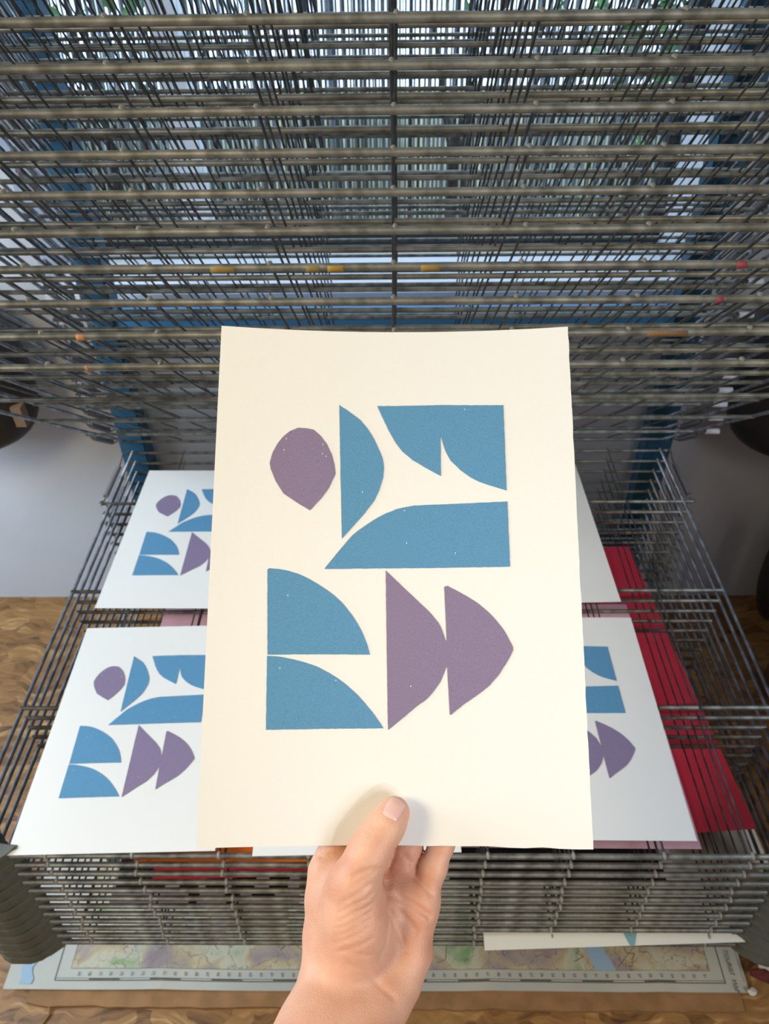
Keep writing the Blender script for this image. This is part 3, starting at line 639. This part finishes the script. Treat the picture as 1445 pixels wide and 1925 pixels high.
def trace(px, py):
    d = np.array(ray(px, py)); o = np.array(CAM); t = .34
    for _ in range(60):
        e = float(hand_sdf((o + d * t)[None, :])[0])
        if e < .0001: return o + d * t
        t += e * .8
        if t > .5: return None
    return o + d * t
def build_hand():
    allp = np.array([H(*q[:3]) for L_ in (palm_r[:-1], palm_u[:-1], palm_m1[:-1], index, middle, ring, pinky, thumb, thenar) for q in L_])
    lo = allp.min(0) - .026; hi = allp.max(0) + .026; h = .0011
    n = np.ceil((hi - lo) / h).astype(int); ax = [lo[i] + h * np.arange(n[i]) for i in range(3)]
    G = np.stack(np.meshgrid(*ax, indexing='ij'), -1); Dv = np.empty(G.shape[:3])
    for i in range(0, n[0], 24): Dv[i:i + 24] = hand_sdf(G[i:i + 24])
    for pl, dep, wd in creases:
        pts = [q for q in (trace(*a) for a in pl) if q is not None]
        for a, b in zip(pts, pts[1:]):
            l = np.minimum(a, b) - .006; u = np.maximum(a, b) + .006
            s = tuple(slice(max(0, int((l[i] - lo[i]) / h)), int((u[i] - lo[i]) / h) + 1) for i in range(3))
            e = cap(G[s], a, b, 0, 0); prev = CR.setdefault(id(pl), np.zeros(Dv.shape, dtype=np.float32))
            prev[s] = np.maximum(prev[s], dep * .001 * np.exp(-(e / (wd * .0013)) ** 2))
        if id(pl) in CR: Dv += CR.pop(id(pl))
    inside = Dv < 0
    c = [inside[a:n[0] - 1 + a, b:n[1] - 1 + b, g:n[2] - 1 + g] for a in (0, 1) for b in (0, 1) for g in (0, 1)]
    sm_ = sum(x_.astype(int) for x_ in c); act = (sm_ > 0) & (sm_ < 8)
    idx = -np.ones(act.shape, int); cells = np.argwhere(act); idx[act] = np.arange(len(cells))
    acc = np.zeros((len(cells), 3)); cnt = np.zeros(len(cells)); cs = [(a, b, g) for a in (0, 1) for b in (0, 1) for g in (0, 1)]
    for i in range(8):
        for j in range(i + 1, 8):
            if sum(abs(cs[i][k_] - cs[j][k_]) for k_ in range(3)) != 1: continue
            va = Dv[tuple((cells + cs[i]).T)]; vb = Dv[tuple((cells + cs[j]).T)]; m_ = (va < 0) != (vb < 0)
            t = np.where(m_, va / np.where(va - vb == 0, 1, va - vb), 0)
            acc += np.where(m_[:, None], np.array(cs[i]) + t[:, None] * (np.array(cs[j]) - np.array(cs[i])), 0); cnt += m_
    V = lo + h * (cells + acc / cnt[:, None]); Fc = []
    for a in range(3):
        b, g = (a + 1) % 3, (a + 2) % 3
        sl0 = [slice(1, n[i] - 1) for i in range(3)]; sl0[a] = slice(0, n[a] - 1); sl1 = list(sl0); sl1[a] = slice(1, n[a])
        A0 = inside[tuple(sl0)]; A1 = inside[tuple(sl1)]; off = np.ones(3, int); off[a] = 0
        for sign in (0, 1):
            e = np.argwhere((A0 & ~A1) if sign == 0 else (~A0 & A1)) + off
            if len(e) == 0: continue
            eb = np.zeros(3, int); eb[b] = 1; eg = np.zeros(3, int); eg[g] = 1
            q = [idx[tuple((e - eb - eg).T)], idx[tuple((e - eg).T)], idx[tuple(e.T)], idx[tuple((e - eb).T)]]
            q = np.stack(q if sign == 0 else q[::-1], 1); Fc.append(q)
    Fc = np.concatenate(Fc); Fc = Fc[(Fc >= 0).all(1)]
    me = bpy.data.meshes.new('person'); me.from_pydata(V.tolist(), [], Fc.tolist()); me.update(); return me
CR = {}
def skin():
    m = bpy.data.materials.new('skin'); m.use_nodes = True; nt = m.node_tree; b = nt.nodes['Principled BSDF']; N = nt.nodes.new; L = nt.links.new
    tc = N('ShaderNodeTexCoord'); n = N('ShaderNodeTexNoise'); n.inputs['Scale'].default_value = 30; n.inputs['Detail'].default_value = 4; L(tc.outputs['Object'], n.inputs['Vector'])
    r = N('ShaderNodeValToRGB'); r.color_ramp.elements[0].position = .35; r.color_ramp.elements[0].color = lin((212, 152, 124)); r.color_ramp.elements[1].position = .68; r.color_ramp.elements[1].color = lin((230, 180, 152))
    L(n.outputs['Fac'], r.inputs[0]); L(r.outputs[0], b.inputs['Base Color']); b.inputs['Roughness'].default_value = .5
    b.inputs['Subsurface Weight'].default_value = .35; b.inputs['Subsurface Radius'].default_value = (1, .35, .2); b.inputs['Subsurface Scale'].default_value = .003
    v = N('ShaderNodeTexVoronoi'); v.inputs['Scale'].default_value = 900; L(tc.outputs['Object'], v.inputs['Vector'])
    n2 = N('ShaderNodeTexNoise'); n2.inputs['Scale'].default_value = 320; n2.inputs['Detail'].default_value = 3; L(tc.outputs['Object'], n2.inputs['Vector'])
    a = N('ShaderNodeMath'); a.operation = 'ADD'; L(v.outputs['Distance'], a.inputs[0]); L(n2.outputs['Fac'], a.inputs[1])
    bp = N('ShaderNodeBump'); bp.inputs['Strength'].default_value = .22; bp.inputs['Distance'].default_value = .0006; L(a.outputs[0], bp.inputs['Height']); L(bp.outputs[0], b.inputs['Normal']); return m
hand = obj('person', build_hand(), skin(), smooth=True)
tag(hand, 'bare left hand and wrist reaching in from below, thumb and fingers pinching the print', 'person')
# thumb nail: a patch lifted off the thumb surface
def nail():
    bm = bmesh.new(); NU, NV = 14, 14; rows = []
    c = np.array([740.5, 1520.0]); ax_ = np.array([9.5, -17.5]); ay = np.array([15.0, 8.0]) 
    ok = True
    for i in range(NU + 1):
        row = []
        for j in range(NV + 1):
            a = 2 * i / NU - 1; b = 2 * j / NV - 1
            la = a * math.sqrt(1 - .42 * b * b) if a > 0 else a * math.sqrt(1 - .16 * b * b); lb = b * math.sqrt(1 - .22 * a * a)
            q = c + ax_ * la + ay * lb; s = trace(*q)
            if s is None: s = trace(*(c + (q - c) * .9))
            e = max(abs(a), abs(b)); d = np.array(ray(*q)); d /= np.linalg.norm(d)
            row.append(bm.verts.new(s - d * (.0006 * (1 - e ** 4) + .00012)))
        rows.append(row)
    for A, B in zip(rows, rows[1:]):
        for k_ in range(NV): bm.faces.new((A[k_], B[k_], B[k_ + 1], A[k_ + 1])).smooth = True
    return bm
o = obj('thumb_nail', nail(), mat('nail', (236, 184, 176), .28, 0, 60, None, (240, 198, 188), sss=.2, coat=.3), hand); tag(o, 'pink glossy thumb nail')
